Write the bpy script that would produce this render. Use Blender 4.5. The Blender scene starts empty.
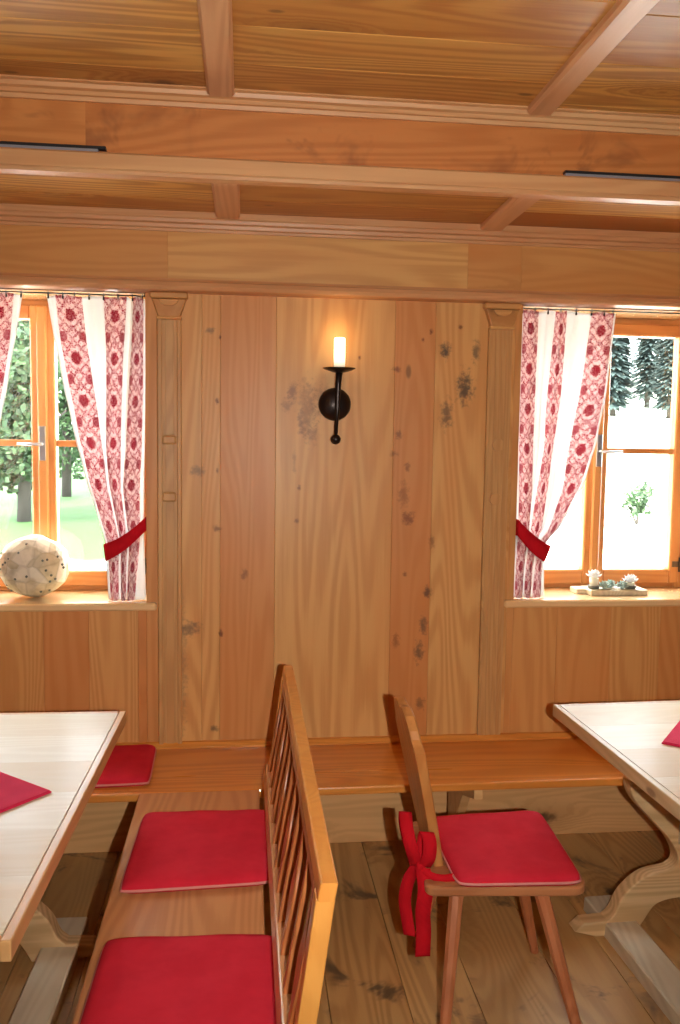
import bpy, bmesh, math, random
from mathutils import Vector, Matrix
random.seed(7)
S = bpy.context.scene
COL = S.collection
R = math.radians

# ------------------------------------------------------------------ camera
cam_d = bpy.data.cameras.new('camera')
cam_d.sensor_fit = 'VERTICAL'; cam_d.sensor_height = 24.0
cam_d.lens = 846.5 / 1024 * 24.0
cam_d.clip_start = 0.05; cam_d.clip_end = 500
cam = bpy.data.objects.new('camera', cam_d); COL.objects.link(cam)
YAW, PIT, ROLL = 0.1126, 0.0854, 0.0143
fwd = Vector((math.sin(YAW)*math.cos(PIT), math.cos(YAW)*math.cos(PIT), -math.sin(PIT)))
r0 = Vector((math.cos(YAW), -math.sin(YAW), 0)); u0 = r0.cross(fwd)
rt = math.cos(ROLL)*r0 + math.sin(ROLL)*u0; up = -math.sin(ROLL)*r0 + math.cos(ROLL)*u0
m = Matrix((rt, up, -fwd)).transposed().to_4x4(); m.translation = (0, 0, 1.6)
cam.matrix_world = m
S.camera = cam

# ------------------------------------------------------------------ daylight
W = bpy.data.worlds.new('sky'); S.world = W; W.use_nodes = True
bg = W.node_tree.nodes['Background']
bg.inputs[0].default_value = (0.86, 0.94, 1.0, 1); bg.inputs[1].default_value = 23.0
sd = bpy.data.lights.new('sun', 'SUN'); sd.energy = 30.0; sd.angle = R(1); sd.color = (1, .97, .9)
so = bpy.data.objects.new('sun', sd); COL.objects.link(so)
so.rotation_euler = (R(38), 0, R(-28))     # high, from behind the house: lights the meadow and the trees

# the photographer's flash, beside the lens
fd = bpy.data.lights.new('camera_flash', 'SPOT'); fd.energy = 165; fd.shadow_soft_size = 0.012
fd.spot_size = R(122); fd.spot_blend = 1.0; fd.color = (1.0, .97, .90)
fo = bpy.data.objects.new('camera_flash', fd); COL.objects.link(fo)
fo.location = Vector((0, 0, 1.6)) + rt*0.13 - up*0.03
fo.rotation_euler = (fwd + Vector((0.0, 0, 0.10))).to_track_quat('-Z', 'Y').to_euler()

S.view_settings.view_transform = 'Standard'; S.view_settings.look = 'None'
S.view_settings.exposure = 0.0; S.view_settings.gamma = 1.0
S.view_settings.use_curve_mapping = False

# ------------------------------------------------------------------ node helpers
class NT:
    def __init__(s, name):
        s.m = bpy.data.materials.new(name); s.m.use_nodes = True
        s.t = s.m.node_tree; s.t.nodes.clear()
        s.out = s.n('ShaderNodeOutputMaterial')
    def n(s, typ, **kw):
        nd = s.t.nodes.new(typ)
        for k, v in kw.items(): setattr(nd, k, v)
        return nd
    def l(s, a, b): s.t.links.new(a, b)
    def setin(s, inp, v):
        if isinstance(v, bpy.types.NodeSocket): s.l(v, inp)
        else: inp.default_value = v
    def math(s, op, a, b=0.0, c=0.0, clamp=False):
        nd = s.n('ShaderNodeMath', operation=op); nd.use_clamp = clamp
        s.setin(nd.inputs[0], a); s.setin(nd.inputs[1], b); s.setin(nd.inputs[2], c)
        return nd.outputs[0]
    def vmath(s, op, a, b):
        nd = s.n('ShaderNodeVectorMath', operation=op)
        s.setin(nd.inputs[0], a); s.setin(nd.inputs[1], b)
        return nd.outputs[0]
    def sm(s, v, a, b, o0=0.0, o1=1.0):
        nd = s.n('ShaderNodeMapRange', interpolation_type='SMOOTHSTEP')
        s.setin(nd.inputs['Value'], v); nd.inputs['From Min'].default_value = a; nd.inputs['From Max'].default_value = b
        nd.inputs['To Min'].default_value = o0; nd.inputs['To Max'].default_value = o1
        return nd.outputs[0]
    def mix(s, f, a, b, mode='MIX'):
        nd = s.n('ShaderNodeMix', data_type='RGBA', blend_type=mode)
        s.setin(nd.inputs[0], f)
        for i, v in ((6, a), (7, b)):
            if isinstance(v, (tuple, list)) and len(v) == 3: v = (*v, 1)
            s.setin(nd.inputs[i], v)
        return nd.outputs[2]
    def noise(s, vec, scale, detail=2, rough=.5, dist=0):
        nd = s.n('ShaderNodeTexNoise'); s.l(vec, nd.inputs['Vector'])
        nd.inputs['Scale'].default_value = scale; nd.inputs['Detail'].default_value = detail
        nd.inputs['Roughness'].default_value = rough; nd.inputs['Distortion'].default_value = dist
        return nd.outputs[0]
    def bsdf(s, col, rough=.5, spec=.4, normal=None, **kw):
        b = s.n('ShaderNodeBsdfPrincipled')
        if isinstance(col, (tuple, list)): col = (*col[:3], 1)
        s.setin(b.inputs['Base Color'], col); s.setin(b.inputs['Roughness'], rough)
        b.inputs['Specular IOR Level'].default_value = spec
        if normal is not None: s.l(normal, b.inputs['Normal'])
        for k, v in kw.items(): s.setin(b.inputs[k], v)
        return b
    def bump(s, h, strength=.2, dist=.01):
        b = s.n('ShaderNodeBump'); s.l(h, b.inputs['Height'])
        b.inputs['Strength'].default_value = strength; b.inputs['Distance'].default_value = dist
        return b.outputs[0]
    def done(s, sh): s.l(sh, s.out.inputs['Surface']); return s.m

def srgb(r, g, b):
    f = lambda c: ((c/255)/12.92 if c/255 <= .04045 else ((c/255+.055)/1.055)**2.4)
    return (f(r), f(g), f(b))

def wood(name, light, dark, axis='Z', flat=None, knots=.55, kscale=3.2, rough=.42, tintcol=None, tintamt=.6,
         grain=.35, marks=(), blotch=None, blotch_amt=0, spec=.35, knotcol=(.075, .026, .010), coat=0.0):
    """procedural board wood; grain runs along the given axis; face attribute 'tint' shifts each plank"""
    s = NT(name)
    tc = s.n('ShaderNodeTexCoord').outputs['Object']
    at = s.n('ShaderNodeAttribute', attribute_name='tint').outputs['Fac']
    off = s.n('ShaderNodeCombineXYZ')
    for i, k in enumerate((13.7, 7.3, 5.1)): s.l(s.math('MULTIPLY', at, k), off.inputs[i])
    p = s.vmath('ADD', tc, off.outputs[0])
    sq = {'X': (.10, 1, 1), 'Y': (1, .10, 1), 'Z': (1, 1, .10)}[axis]
    kq = {'X': (.42, 1, 1), 'Y': (1, .42, 1), 'Z': (1, 1, .42)}[axis]
    if flat: kq = tuple(.12 if 'XYZ'[i] == flat else k for i, k in enumerate(kq))
    pg = s.vmath('MULTIPLY', p, sq)
    pk = s.vmath('MULTIPLY', p, kq)
    # knots
    vo = s.n('ShaderNodeTexVoronoi', feature='F1'); s.l(pk, vo.inputs['Vector']); vo.inputs['Scale'].default_value = kscale
    d = vo.outputs['Distance']
    sep = s.n('ShaderNodeSeparateColor'); s.l(vo.outputs['Color'], sep.inputs[0])
    has = s.math('LESS_THAN', sep.outputs[0], knots)
    dn = s.math('ADD', d, s.math('MULTIPLY', s.math('SUBTRACT', s.noise(p, 40, 2), .5), .07))
    knot = s.math('MULTIPLY', s.sm(dn, .05, .115, 1, 0), has)
    halo = s.math('MULTIPLY', s.sm(dn, .05, .34, 1, 0), has)
    # growth lines
    base = s.noise(pg, 3.2, 2, .45, .2)
    field = s.math('ADD', s.math('MULTIPLY', base, 30.0), s.math('MULTIPLY', halo, 3.2))
    ring = s.math('PINGPONG', field, 0.5)
    ring = s.sm(ring, .04, .46)
    fine = s.noise(s.vmath('MULTIPLY', pg, tuple(1 if q == 1 else .45 for q in sq)), 95, 3, .6)
    broad = s.noise(pg, 5.5, 3, .55)
    g = s.math('ADD', s.math('MULTIPLY', ring, .42), s.math('MULTIPLY', fine, .58))
    col = s.mix(s.math('MULTIPLY', s.sm(g, .25, .8), grain), light, dark)
    col = s.mix(s.math('MULTIPLY', s.sm(broad, .42, .72), .55), col, tuple(.5*(a+b)*w for a, b, w in zip(light, dark, (1.12, .95, .8))))
    if tintcol:
        tf = s.math('MULTIPLY', s.math('FRACT', s.math('MULTIPLY', at, 1.0)), tintamt)
        col = s.mix(tf, col, tintcol, 'MIX')
    col = s.mix(s.math('MULTIPLY', halo, .45), col, tuple(.72*q for q in dark))
    col = s.mix(s.math('MULTIPLY', knot, .82), col, knotcol)
    # small pin knots
    v2 = s.n('ShaderNodeTexVoronoi', feature='F1'); s.l(pk, v2.inputs['Vector']); v2.inputs['Scale'].default_value = kscale*2.6
    s2 = s.n('ShaderNodeSeparateColor'); s.l(v2.outputs['Color'], s2.inputs[0])
    k2 = s.math('MULTIPLY', s.sm(v2.outputs['Distance'], .05, .11, 1, 0), s.math('LESS_THAN', s2.outputs[1], knots*.32))
    col = s.mix(s.math('MULTIPLY', k2, .6), col, knotcol)
    if blotch:
        bl = s.noise(p, 4.5, 4, .65, .6)
        col = s.mix(s.math('MULTIPLY', s.sm(bl, .54, .68), blotch_amt), col, blotch)
    # individual stains of the old boards: (x, z, rx, rz, amount, colour)
    if marks:
        sx = s.n('ShaderNodeSeparateXYZ'); s.l(tc, sx.inputs[0])
        nz = s.math('MULTIPLY', s.math('SUBTRACT', s.noise(tc, 55, 4, .7), .5), 2.6)
        for (mx, mz, rx, rz, amt, mc) in marks:
            a = s.math('MULTIPLY', s.math('SUBTRACT', sx.outputs[0], mx), 1/rx)
            b = s.math('MULTIPLY', s.math('SUBTRACT', sx.outputs[2], mz), 1/rz)
            q = s.math('ADD', s.math('SQRT', s.math('ADD', s.math('MULTIPLY', a, a), s.math('MULTIPLY', b, b))), nz)
            col = s.mix(s.sm(q, .1, 1.2, min(1, amt*1.1), 0), col, mc)
    h = s.math('ADD', s.math('MULTIPLY', g, .5), s.math('MULTIPLY', knot, -.6))
    rg = s.math('ADD', rough, s.math('MULTIPLY', s.math('SUBTRACT', broad, .5), .18))
    b = s.bsdf(col, rg, spec, s.bump(h, .16, .004))
    if coat: b.inputs['Coat Weight'].default_value = coat; b.inputs['Coat Roughness'].default_value = .16
    return s.done(b.outputs[0])

# ------------------------------------------------------------------ mesh helpers
class MB:
    """collects geometry for ONE mesh object"""
    def __init__(s): s.bm = bmesh.new(); s.lay = s.bm.faces.layers.float.new('tint')
    def _tint(s, fs, t):
        for f in fs: f[s.lay] = t
    def box(s, x0, x1, y0, y1, z0, z1, bev=.0015, tint=0.0, seg=1):
        vs = [s.bm.verts.new(c) for c in ((x0,y0,z0),(x1,y0,z0),(x1,y1,z0),(x0,y1,z0),(x0,y0,z1),(x1,y0,z1),(x1,y1,z1),(x0,y1,z1))]
        fs = [s.bm.faces.new([vs[i] for i in q]) for q in ((3,2,1,0),(4,5,6,7),(0,1,5,4),(1,2,6,5),(2,3,7,6),(3,0,4,7))]
        s._tint(fs, tint)
        if bev > 0:
            bev = min(bev, .45*min(abs(x1-x0), abs(y1-y0), abs(z1-z0)))
            r = bmesh.ops.bevel(s.bm, geom=list({e for f in fs for e in f.edges}), offset=bev, segments=seg, affect='EDGES', profile=.5)
            s._tint(r['faces'], tint)
        return s
    def prism(s, pts, axis, a, b, bev=.002, tint=0.0, fn=None, seg=2):
        """outline (u,v) extruded along axis from a to b.  axis Z: (x,y); Y: (x,z); X: (y,z)"""
        def P(u, v, w):
            c = {'Z': (u, v, w), 'Y': (u, w, v), 'X': (w, u, v)}[axis]
            return fn(c) if fn else c
        A = [s.bm.verts.new(P(u, v, a)) for u, v in pts]; B = [s.bm.verts.new(P(u, v, b)) for u, v in pts]
        n = len(pts); fs = [s.bm.faces.new(A[::-1]), s.bm.faces.new(B)]
        for i in range(n): fs.append(s.bm.faces.new((A[i], A[(i+1) % n], B[(i+1) % n], B[i])))
        bmesh.ops.recalc_face_normals(s.bm, faces=fs)
        s._tint(fs, tint)
        if bev > 0:
            es = list({e for f in fs[:2] for e in f.edges})
            r = bmesh.ops.bevel(s.bm, geom=es, offset=bev, segments=seg, affect='EDGES', profile=.5)
            s._tint(r['faces'], tint)
        return s
    def tube(s, pts, rad, n=10, closed=False, tint=0.0, cap=True):
        pts = [Vector(p) for p in pts]; N = len(pts)
        rr = rad if isinstance(rad, (list, tuple)) else [rad]*N
        rings = []; up_ = None
        for i, p in enumerate(pts):
            if closed: t = pts[(i+1) % N] - pts[i-1]
            else: t = pts[min(i+1, N-1)] - pts[max(i-1, 0)]
            t.normalize()
            if up_ is None: up_ = Vector((0,0,1)) if abs(t.z) < .9 else Vector((0,1,0))
            a = t.cross(up_).normalized(); b = a.cross(t).normalized(); up_ = b
            rings.append([s.bm.verts.new(p + rr[i]*(math.cos(2*math.pi*k/n)*a + math.sin(2*math.pi*k/n)*b)) for k in range(n)])
        fs = []
        for i in range(N if closed else N-1):
            A, B = rings[i], rings[(i+1) % N]
            for k in range(n): fs.append(s.bm.faces.new((A[k], A[(k+1) % n], B[(k+1) % n], B[k])))
        if not closed and cap: fs += [s.bm.faces.new(rings[0][::-1]), s.bm.faces.new(rings[-1])]
        bmesh.ops.recalc_face_normals(s.bm, faces=fs)
        for f in fs: f.smooth = True
        s._tint(fs, tint); return s
    def lathe(s, prof, c=(0,0,0), axis='Z', n=28):
        rings = []
        for r, h in prof:
            ring = []
            for k in range(n):
                a = 2*math.pi*k/n; u, v = r*math.cos(a), r*math.sin(a)
                q = (u, v, h) if axis == 'Z' else (u, h, v)
                ring.append(s.bm.verts.new((c[0]+q[0], c[1]+q[1], c[2]+q[2])))
            rings.append(ring)
        fs = []
        for A, B in zip(rings, rings[1:]):
            for k in range(n): fs.append(s.bm.faces.new((A[k], A[(k+1) % n], B[(k+1) % n], B[k])))
        fs += [s.bm.faces.new(rings[0][::-1]), s.bm.faces.new(rings[-1])]
        bmesh.ops.recalc_face_normals(s.bm, faces=fs)
        for f in fs[:-2]: f.smooth = True
        return s
    def ball(s, c, r, sub=2, sc=(1,1,1)):
        r_ = bmesh.ops.create_icosphere(s.bm, subdivisions=sub, radius=r)
        for v in r_['verts']: v.co = Vector(c) + Vector([a*b for a, b in zip(v.co, sc)])
        for v in r_['verts']:
            for f in v.link_faces: f.smooth = True
        return s
    def build(s, name, mat, parent=None, loc=None, rotz=0):
        me = bpy.data.meshes.new(name); s.bm.to_mesh(me); s.bm.free()
        o = bpy.data.objects.new(name, me); COL.objects.link(o); me.materials.append(mat)
        if parent: o.parent = parent
        if loc: o.location = loc
        if rotz: o.rotation_euler.z = rotz
        return o

def tag(o, label=None, cat=None, group=None, kind=None):
    if label: o['label'] = label
    if cat: o['category'] = cat
    if group: o['group'] = group
    if kind: o['kind'] = kind
    return o
def thing(name, label, cat, loc=(0,0,0), rz=0, group=None):
    o = bpy.data.objects.new(name, None); COL.objects.link(o); o.location = loc; o.rotation_euler.z = rz
    return tag(o, label, cat, group)
def struct(o): o['kind'] = 'structure'; return o
def rounded(pts, r, seg=5):
    """round the corners of a polygon; r one radius or list"""
    out = []; n = len(pts)
    for i in range(n):
        p = Vector(pts[i]); a = Vector(pts[i-1]); b = Vector(pts[(i+1) % n])
        q = r[i] if isinstance(r, (list, tuple)) else r
        if q <= 0: out.append(tuple(p)); continue
        pa = p + (a-p).normalized()*q; pb = p + (b-p).normalized()*q
        for k in range(seg+1):
            t = k/seg; out.append(tuple((1-t)**2*pa + 2*t*(1-t)*p + t*t*pb))
    return out
def catmull(pts, per=8):
    P = [Vector(p) for p in pts]; P = [P[0]*2-P[1]] + P + [P[-1]*2-P[-2]]; out = []
    for i in range(1, len(P)-2):
        for k in range(per):
            t = k/per
            out.append(.5*((2*P[i]) + (P[i+1]-P[i-1])*t + (2*P[i-1]-5*P[i]+4*P[i+1]-P[i+2])*t*t + (3*P[i]-P[i-1]-3*P[i+1]+P[i+2])*t**3))
    out.append(P[-2]); return out

# ------------------------------------------------------------------ materials
BL = (.045, .040, .032); BR = (.17, .045, .016)
wall_marks = [(.735,1.935,.022,.035,.8,BL),(.85,1.93,.016,.045,.6,BL),(.812,1.80,.036,.065,.75,BL),(.745,1.70,.026,.06,.65,(.09,.055,.03)),
 (.60,1.50,.012,.02,.6,BR),(.565,1.62,.018,.018,.6,BR),(.59,1.40,.024,.05,.45,BR),(.61,1.31,.026,.028,.7,BR),(.555,1.86,.02,.012,.7,BR),
 (.55,1.55,.02,.012,.45,BR),(.70,1.22,.014,.03,.5,BR),(.69,1.03,.018,.024,.75,(.08,.04,.025)),(.66,.80,.02,.05,.6,BL),(.675,.90,.018,.04,.6,BL),
 (.57,.845,.016,.03,.5,BR),(.60,1.10,.01,.012,.7,BR),(.67,.60,.02,.03,.5,BL),(.79,2.02,.01,.01,.7,BR),(.68,2.0,.008,.012,.8,BR),(.65,1.97,.008,.01,.8,BR),
 (.225,1.71,.035,.12,.42,BR),(.17,1.77,.02,.04,.6,BR),(.275,1.74,.03,.07,.42,BR),(.24,1.62,.03,.05,.38,BR),(.15,1.72,.02,.03,.45,BR),(.20,1.66,.012,.05,.5,BR),
 (-.125,1.98,.02,.014,.55,(.14,.08,.045)),(-.10,1.73,.008,.012,.8,BR),(-.09,1.96,.006,.01,.8,BR),(-.17,1.48,.03,.022,.5,(.13,.08,.05)),(-.10,1.48,.006,.012,.8,BR),
 (-.10,1.27,.018,.014,.6,BR),(.0,1.10,.014,.022,.55,BR),(-.20,.90,.045,.03,.6,(.09,.07,.05)),(-.085,.88,.01,.015,.8,BR),(.20,1.42,.008,.012,.7,BR),(.19,1.30,.01,.012,.6,BR),
 (-.235,.75,.03,.28,.38,(.16,.11,.07)),(.18,1.52,.008,.05,.35,BR),(.415,1.9,.006,.008,.8,BR),(-.11,.52,.02,.014,.55,BL)]
M = {}
M['wall'] = wood('wall_pine', srgb(222,170,104), srgb(186,122,60), 'Z', 'Y', knots=.16, kscale=3.0, tintcol=srgb(200,118,60), tintamt=.8, grain=.5, marks=wall_marks)
M['pilaster'] = wood('pilaster_pine', srgb(206,158,100), srgb(172,120,70), 'Z', 'Y', knots=.2, tintcol=srgb(188,130,76), tintamt=.3, grain=.45)
M['frieze'] = wood('frieze_pine', srgb(220,170,104), srgb(178,116,58), 'X', 'Y', knots=.30, tintcol=srgb(194,124,66), tintamt=.9, grain=.4, kscale=3.4)
M['ceiling'] = wood('ceiling_pine', srgb(222,172,92), srgb(140,80,30), 'X', 'Z', knots=.8, kscale=3.6, tintcol=srgb(160,90,34), tintamt=1.0, grain=.6)
M['mould'] = wood('moulding_pine', srgb(214,166,116), srgb(184,128,82), 'X', knots=.12, grain=.45, tintcol=srgb(196,132,88), tintamt=.5)
M['batten'] = wood('batten_pine', srgb(214,164,118), srgb(184,126,84), 'Y', knots=.08, grain=.45)
M['beam'] = wood('beam_pine', srgb(210,140,78), srgb(166,92,42), 'X', 'Y', knots=.5, kscale=4.2, grain=.4, tintcol=srgb(170,90,46), tintamt=.5, blotch=srgb(120,70,46), blotch_amt=.5)
M['floor'] = wood('floor_old_boards', srgb(210,164,104), srgb(160,114,60), 'Y', 'Z', knots=.42, kscale=3.4, grain=.55, rough=.38, tintcol=srgb(176,138,88), tintamt=.7,
                  blotch=srgb(62,54,50), blotch_amt=.75, knotcol=(.02,.018,.018))
M['bench'] = wood('bench_pine', srgb(226,150,70), srgb(186,106,38), 'X', 'Z', knots=.16, grain=.45, rough=.3, coat=.25)
M['pale_x'] = wood('pale_board', srgb(234,182,122), srgb(204,146,88), 'X', 'Y', knots=.25, grain=.4, rough=.6)
M['pew_y'] = wood('pew_seat_pine', srgb(206,146,94), srgb(176,112,66), 'Y', knots=.2, grain=.5, rough=.32, coat=.15)
M['pew_z'] = wood('pew_post_pine', srgb(226,158,78), srgb(198,126,54), 'Z', knots=.1, grain=.35, rough=.33)
M['pew_dark'] = wood('pew_baluster_pine', srgb(190,116,66), srgb(140,72,36), 'Z', knots=.1, grain=.5, rough=.35)
M['chair'] = wood('chair_larch', srgb(190,126,82), srgb(146,84,50), 'X', knots=.25, grain=.6, rough=.35)
M['chair_z'] = wood('chair_leg_larch', srgb(196,122,80), srgb(164,92,54), 'Z', knots=.05, grain=.5, rough=.38)
M['chair_back'] = wood('chair_back_pine', srgb(202,138,76), srgb(160,98,50), 'Z', knots=.12, grain=.6, rough=.35)
M['table'] = wood('table_top_maple', srgb(226,211,182), srgb(210,189,154), 'X', 'Z', knots=.02, grain=.4, rough=.5, tintcol=srgb(208,182,140), tintamt=.7, coat=.06)
M['table_edge'] = wood('table_edge_maple', srgb(212,164,108), srgb(186,136,84), 'Y', knots=.02, grain=.4, rough=.4)
M['table_rim'] = wood('table_rim_maple', srgb(206,176,132), srgb(178,144,100), 'Y', knots=.02, grain=.5, rough=.42)
M['trestle'] = wood('trestle_scrubbed_wood', srgb(226,190,140), srgb(190,150,102), 'X', knots=.12, grain=.7, rough=.5)
M['runner'] = wood('runner_scrubbed_wood', srgb(214,200,172), srgb(186,168,136), 'Y', knots=.08, grain=.5, rough=.5)
M['window'] = wood('window_larch', srgb(206,146,86), srgb(174,108,56), 'Z', knots=.05, grain=.4, rough=.35)
M['window_x'] = wood('window_rail_larch', srgb(196,132,76), srgb(164,98,50), 'X', knots=.05, grain=.4, rough=.35)
M['sill'] = wood('sill_pine', srgb(236,204,152), srgb(218,176,122), 'X', knots=.05, grain=.25, rough=.22, spec=.6, coat=1.0)

def plain(name, col, rough=.5, spec=.4, metal=0, bumps=None):
    s = NT(name); tc = s.n('ShaderNodeTexCoord').outputs['Object']
    nz = s.noise(tc, 30, 3)
    c = s.mix(s.math('MULTIPLY', nz, .35), col, tuple(.72*q for q in col))
    nrm = s.bump(s.noise(tc, bumps[0], 3), bumps[1], .003) if bumps else None
    return s.done(s.bsdf(c, rough, spec, nrm, Metallic=metal).outputs[0])
M['iron'] = plain('wrought_iron', (.035, .022, .018), .32, .5, .6, (60, .4))
M['black'] = plain('black_plastic', (.02, .02, .022), .4)
M['grey'] = plain('grey_metal', (.32, .32, .36), .35, .5, .3)
M['steel'] = plain('brushed_steel', (.45, .46, .47), .3, .5, .8)
M['dark_metal'] = plain('dark_hinge_metal', (.10, .07, .05), .4, .5, .5)
M['plaster'] = plain('house_plaster', (.8, .78, .73), .8)

def fabric(name, col, col2, scale=900):
    s = NT(name); tc = s.n('ShaderNodeTexCoord').outputs['Object']
    a = s.n('ShaderNodeTexWave', bands_direction='X'); s.l(tc, a.inputs['Vector']); a.inputs['Scale'].default_value = scale/6
    b = s.n('ShaderNodeTexWave', bands_direction='Y'); s.l(tc, b.inputs['Vector']); b.inputs['Scale'].default_value = scale/6
    w = s.math('MULTIPLY', s.math('ADD', a.outputs['Fac'], b.outputs['Fac']), .5)
    n1 = s.noise(tc, 14, 3)
    c = s.mix(s.math('MULTIPLY', s.sm(n1, .3, .75), .5), col, col2)
    c = s.mix(s.math('MULTIPLY', w, .25), c, col2)
    return s.done(s.bsdf(c, .85, .15, s.bump(s.math('ADD', w, s.math('MULTIPLY', s.noise(tc, 25, 2), 2.0)), .25, .002)).outputs[0])
M['red'] = fabric('red_wool_felt', srgb(218,44,62), srgb(190,24,42))
M['red2'] = fabric('red_ribbon', srgb(206,20,34), srgb(170,10,22))
M['pink'] = fabric('pink_red_napkin', srgb(226,48,88), srgb(204,30,70))
M['piping'] = fabric('pale_piping', srgb(226,150,140), srgb(200,110,104))

def curtain_mat():
    s = NT('damask_curtain')
    uv = s.n('ShaderNodeUVMap', uv_map='cloth').outputs[0]     # metres across and along the cloth
    sx = s.n('ShaderNodeSeparateXYZ'); s.l(uv, sx.inputs[0])
    u, v = sx.outputs[0], sx.outputs[1]
    f = s.math('MODULO', s.math('ADD', u, 1.5), .15)           # 0-.09 band, .09-.15 white
    inb = s.math('MULTIPLY', s.sm(f, .0, .002), s.sm(f, .088, .090, 1, 0))
    bu = s.math('MULTIPLY', s.math('SUBTRACT', f, .045), 1/.045)   # -1..1 in the band
    au = s.math('ABSOLUTE', bu)
    per = .150
    def cell(shift):
        vv = s.math('MODULO', s.math('ADD', v, 3.3+shift), per)
        return s.math('MULTIPLY', s.math('SUBTRACT', vv, per/2), 1/(per/2))
    nzz = s.noise(uv, 130, 3)
    wob = s.math('MULTIPLY', s.math('SUBTRACT', nzz, .5), .9)
    def rad(bx, cv, ax, ay):
        a = s.math('MULTIPLY', bx, 1/ax); b = s.math('MULTIPLY', cv, 1/ay)
        return s.math('SQRT', s.math('ADD', s.math('MULTIPLY', a, a), s.math('MULTIPLY', b, b)))
    r1 = rad(bx=bu, cv=cell(0), ax=.40, ay=.30)                   # solid flower on the axis
    flower = s.sm(s.math('ADD', r1, wob), .85, 1.1, 1, 0)
    halo = s.math('MULTIPLY', s.sm(r1, 1.15, 1.25), s.sm(r1, 1.45, 1.6, 1, 0))
    side = rad(s.math('SUBTRACT', au, .78), cell(per/2), .34, .26)   # half flowers on both edges
    sidef = s.sm(s.math('ADD', side, wob), .85, 1.1, 1, 0)
    # scrolling leaves
    sc1 = s.math('SINE', s.math('ADD', s.math('MULTIPLY', cell(0), 9.4), s.math('MULTIPLY', au, 7.5)))
    sc2 = s.math('SINE', s.math('SUBTRACT', s.math('MULTIPLY', cell(0), 15.7), s.math('MULTIPLY', au, 10.5)))
    scroll = s.sm(s.math('ADD', s.math('MAXIMUM', sc1, sc2), wob), .30, .62)
    vo = s.n('ShaderNodeTexVoronoi', feature='DISTANCE_TO_EDGE'); s.l(uv, vo.inputs['Vector']); vo.inputs['Scale'].default_value = 150
    lace = s.sm(vo.outputs['Distance'], .10, .22, .0, .95)
    pat = s.math('MAXIMUM', s.math('MULTIPLY', scroll, s.math('ADD', s.math('MULTIPLY', lace, .62), .38)), s.math('MAXIMUM', flower, s.math('MULTIPLY', sidef, .9)))
    dots = s.n('ShaderNodeTexVoronoi', feature='F1'); s.l(uv, dots.inputs['Vector']); dots.inputs['Scale'].default_value = 210
    pat = s.math('MAXIMUM', pat, s.sm(dots.outputs['Distance'], .25, .42, .85, 0))
    pat = s.math('MULTIPLY', pat, s.math('SUBTRACT', 1, s.math('MULTIPLY', halo, .6)))
    vein = s.sm(vo.outputs['Distance'], .03, .09, .45, 0)
    pat = s.math('MULTIPLY', pat, s.math('SUBTRACT', 1, vein))
    pat = s.math('MULTIPLY', pat, inb)
    ground = s.mix(inb, srgb(245,245,245), srgb(246,228,226))
    col = s.mix(pat, ground, s.mix(nzz, srgb(184,14,58), srgb(156,10,54)))
    nrm = s.bump(s.noise(uv, 900, 2), .1, .001)
    b = s.bsdf(col, .85, .1, nrm)
    tr = s.n('ShaderNodeBsdfTranslucent'); s.l(col, tr.inputs['Color'])
    mx = s.n('ShaderNodeMixShader'); mx.inputs[0].default_value = .42
    s.l(b.outputs[0], mx.inputs[1]); s.l(tr.outputs[0], mx.inputs[2])
    return s.done(mx.outputs[0])
M['curtain'] = curtain_mat()

def glass_mat():
    s = NT('window_glass')
    t = s.n('ShaderNodeBsdfTransparent'); t.inputs[0].default_value = (.97, .985, .975, 1)
    g = s.n('ShaderNodeBsdfGlossy'); g.inputs['Roughness'].default_value = .02
    lw = s.n('ShaderNodeLayerWeight'); lw.inputs[0].default_value = .5      # 'Facing' is two-sided
    mx = s.n('ShaderNodeMixShader'); s.l(s.math('ADD', s.math('MULTIPLY', s.math('POWER', lw.outputs['Facing'], 5.0), .6), .03), mx.inputs[0])
    s.l(t.outputs[0], mx.inputs[1]); s.l(g.outputs[0], mx.inputs[2])
    return s.done(mx.outputs[0])
M['glass'] = glass_mat()

def ground_mat():
    s = NT('meadow_and_gravel'); tc = s.n('ShaderNodeTexCoord').outputs['Object']
    sx = s.n('ShaderNodeSeparateXYZ'); s.l(tc, sx.inputs[0])
    n = s.noise(tc, .6, 4); n2 = s.noise(tc, 9, 3)
    grass = s.mix(n2, (.022, .05, .012), (.036, .07, .018))
    gravel = s.mix(n2, (.62, .60, .56), (.74, .72, .67))
    yy = s.math('ADD', sx.outputs[1], s.math('MULTIPLY', n, 3))
    # gravel yard by the house; a strip of grass on the left, dry pale field on the right
    left = s.sm(sx.outputs[0], 1.5, 3.5, 1, 0)
    g = s.math('MULTIPLY', s.sm(yy, 14.0, 15.5), left)
    field = s.mix(n2, (.66, .66, .50), (.78, .76, .62))
    c = s.mix(g, gravel, grass)
    c = s.mix(s.math('MULTIPLY', s.sm(yy, 20, 24), s.math('SUBTRACT', 1, left)), c, field)
    return s.done(s.bsdf(c, .9, .1).outputs[0])
M['ground'] = ground_mat()
def leafm(name, a, b):
    s = NT(name); at = s.n('ShaderNodeAttribute', attribute_name='tint').outputs['Fac']
    c = s.mix(at, a, b)
    p = s.bsdf(c, .6, .25); t = s.n('ShaderNodeBsdfTranslucent'); s.l(c, t.inputs[0])
    mx = s.n('ShaderNodeMixShader'); mx.inputs[0].default_value = .35
    s.l(p.outputs[0], mx.inputs[1]); s.l(t.outputs[0], mx.inputs[2]); return s.done(mx.outputs[0])
M['leaf'] = leafm('broad_leaves', (.024, .046, .020), (.056, .095, .038))
M['spruce'] = leafm('spruce_needles', (.040, .058, .054), (.060, .084, .078))
M['bark'] = plain('bark', (.05, .04, .032), .9)

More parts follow.
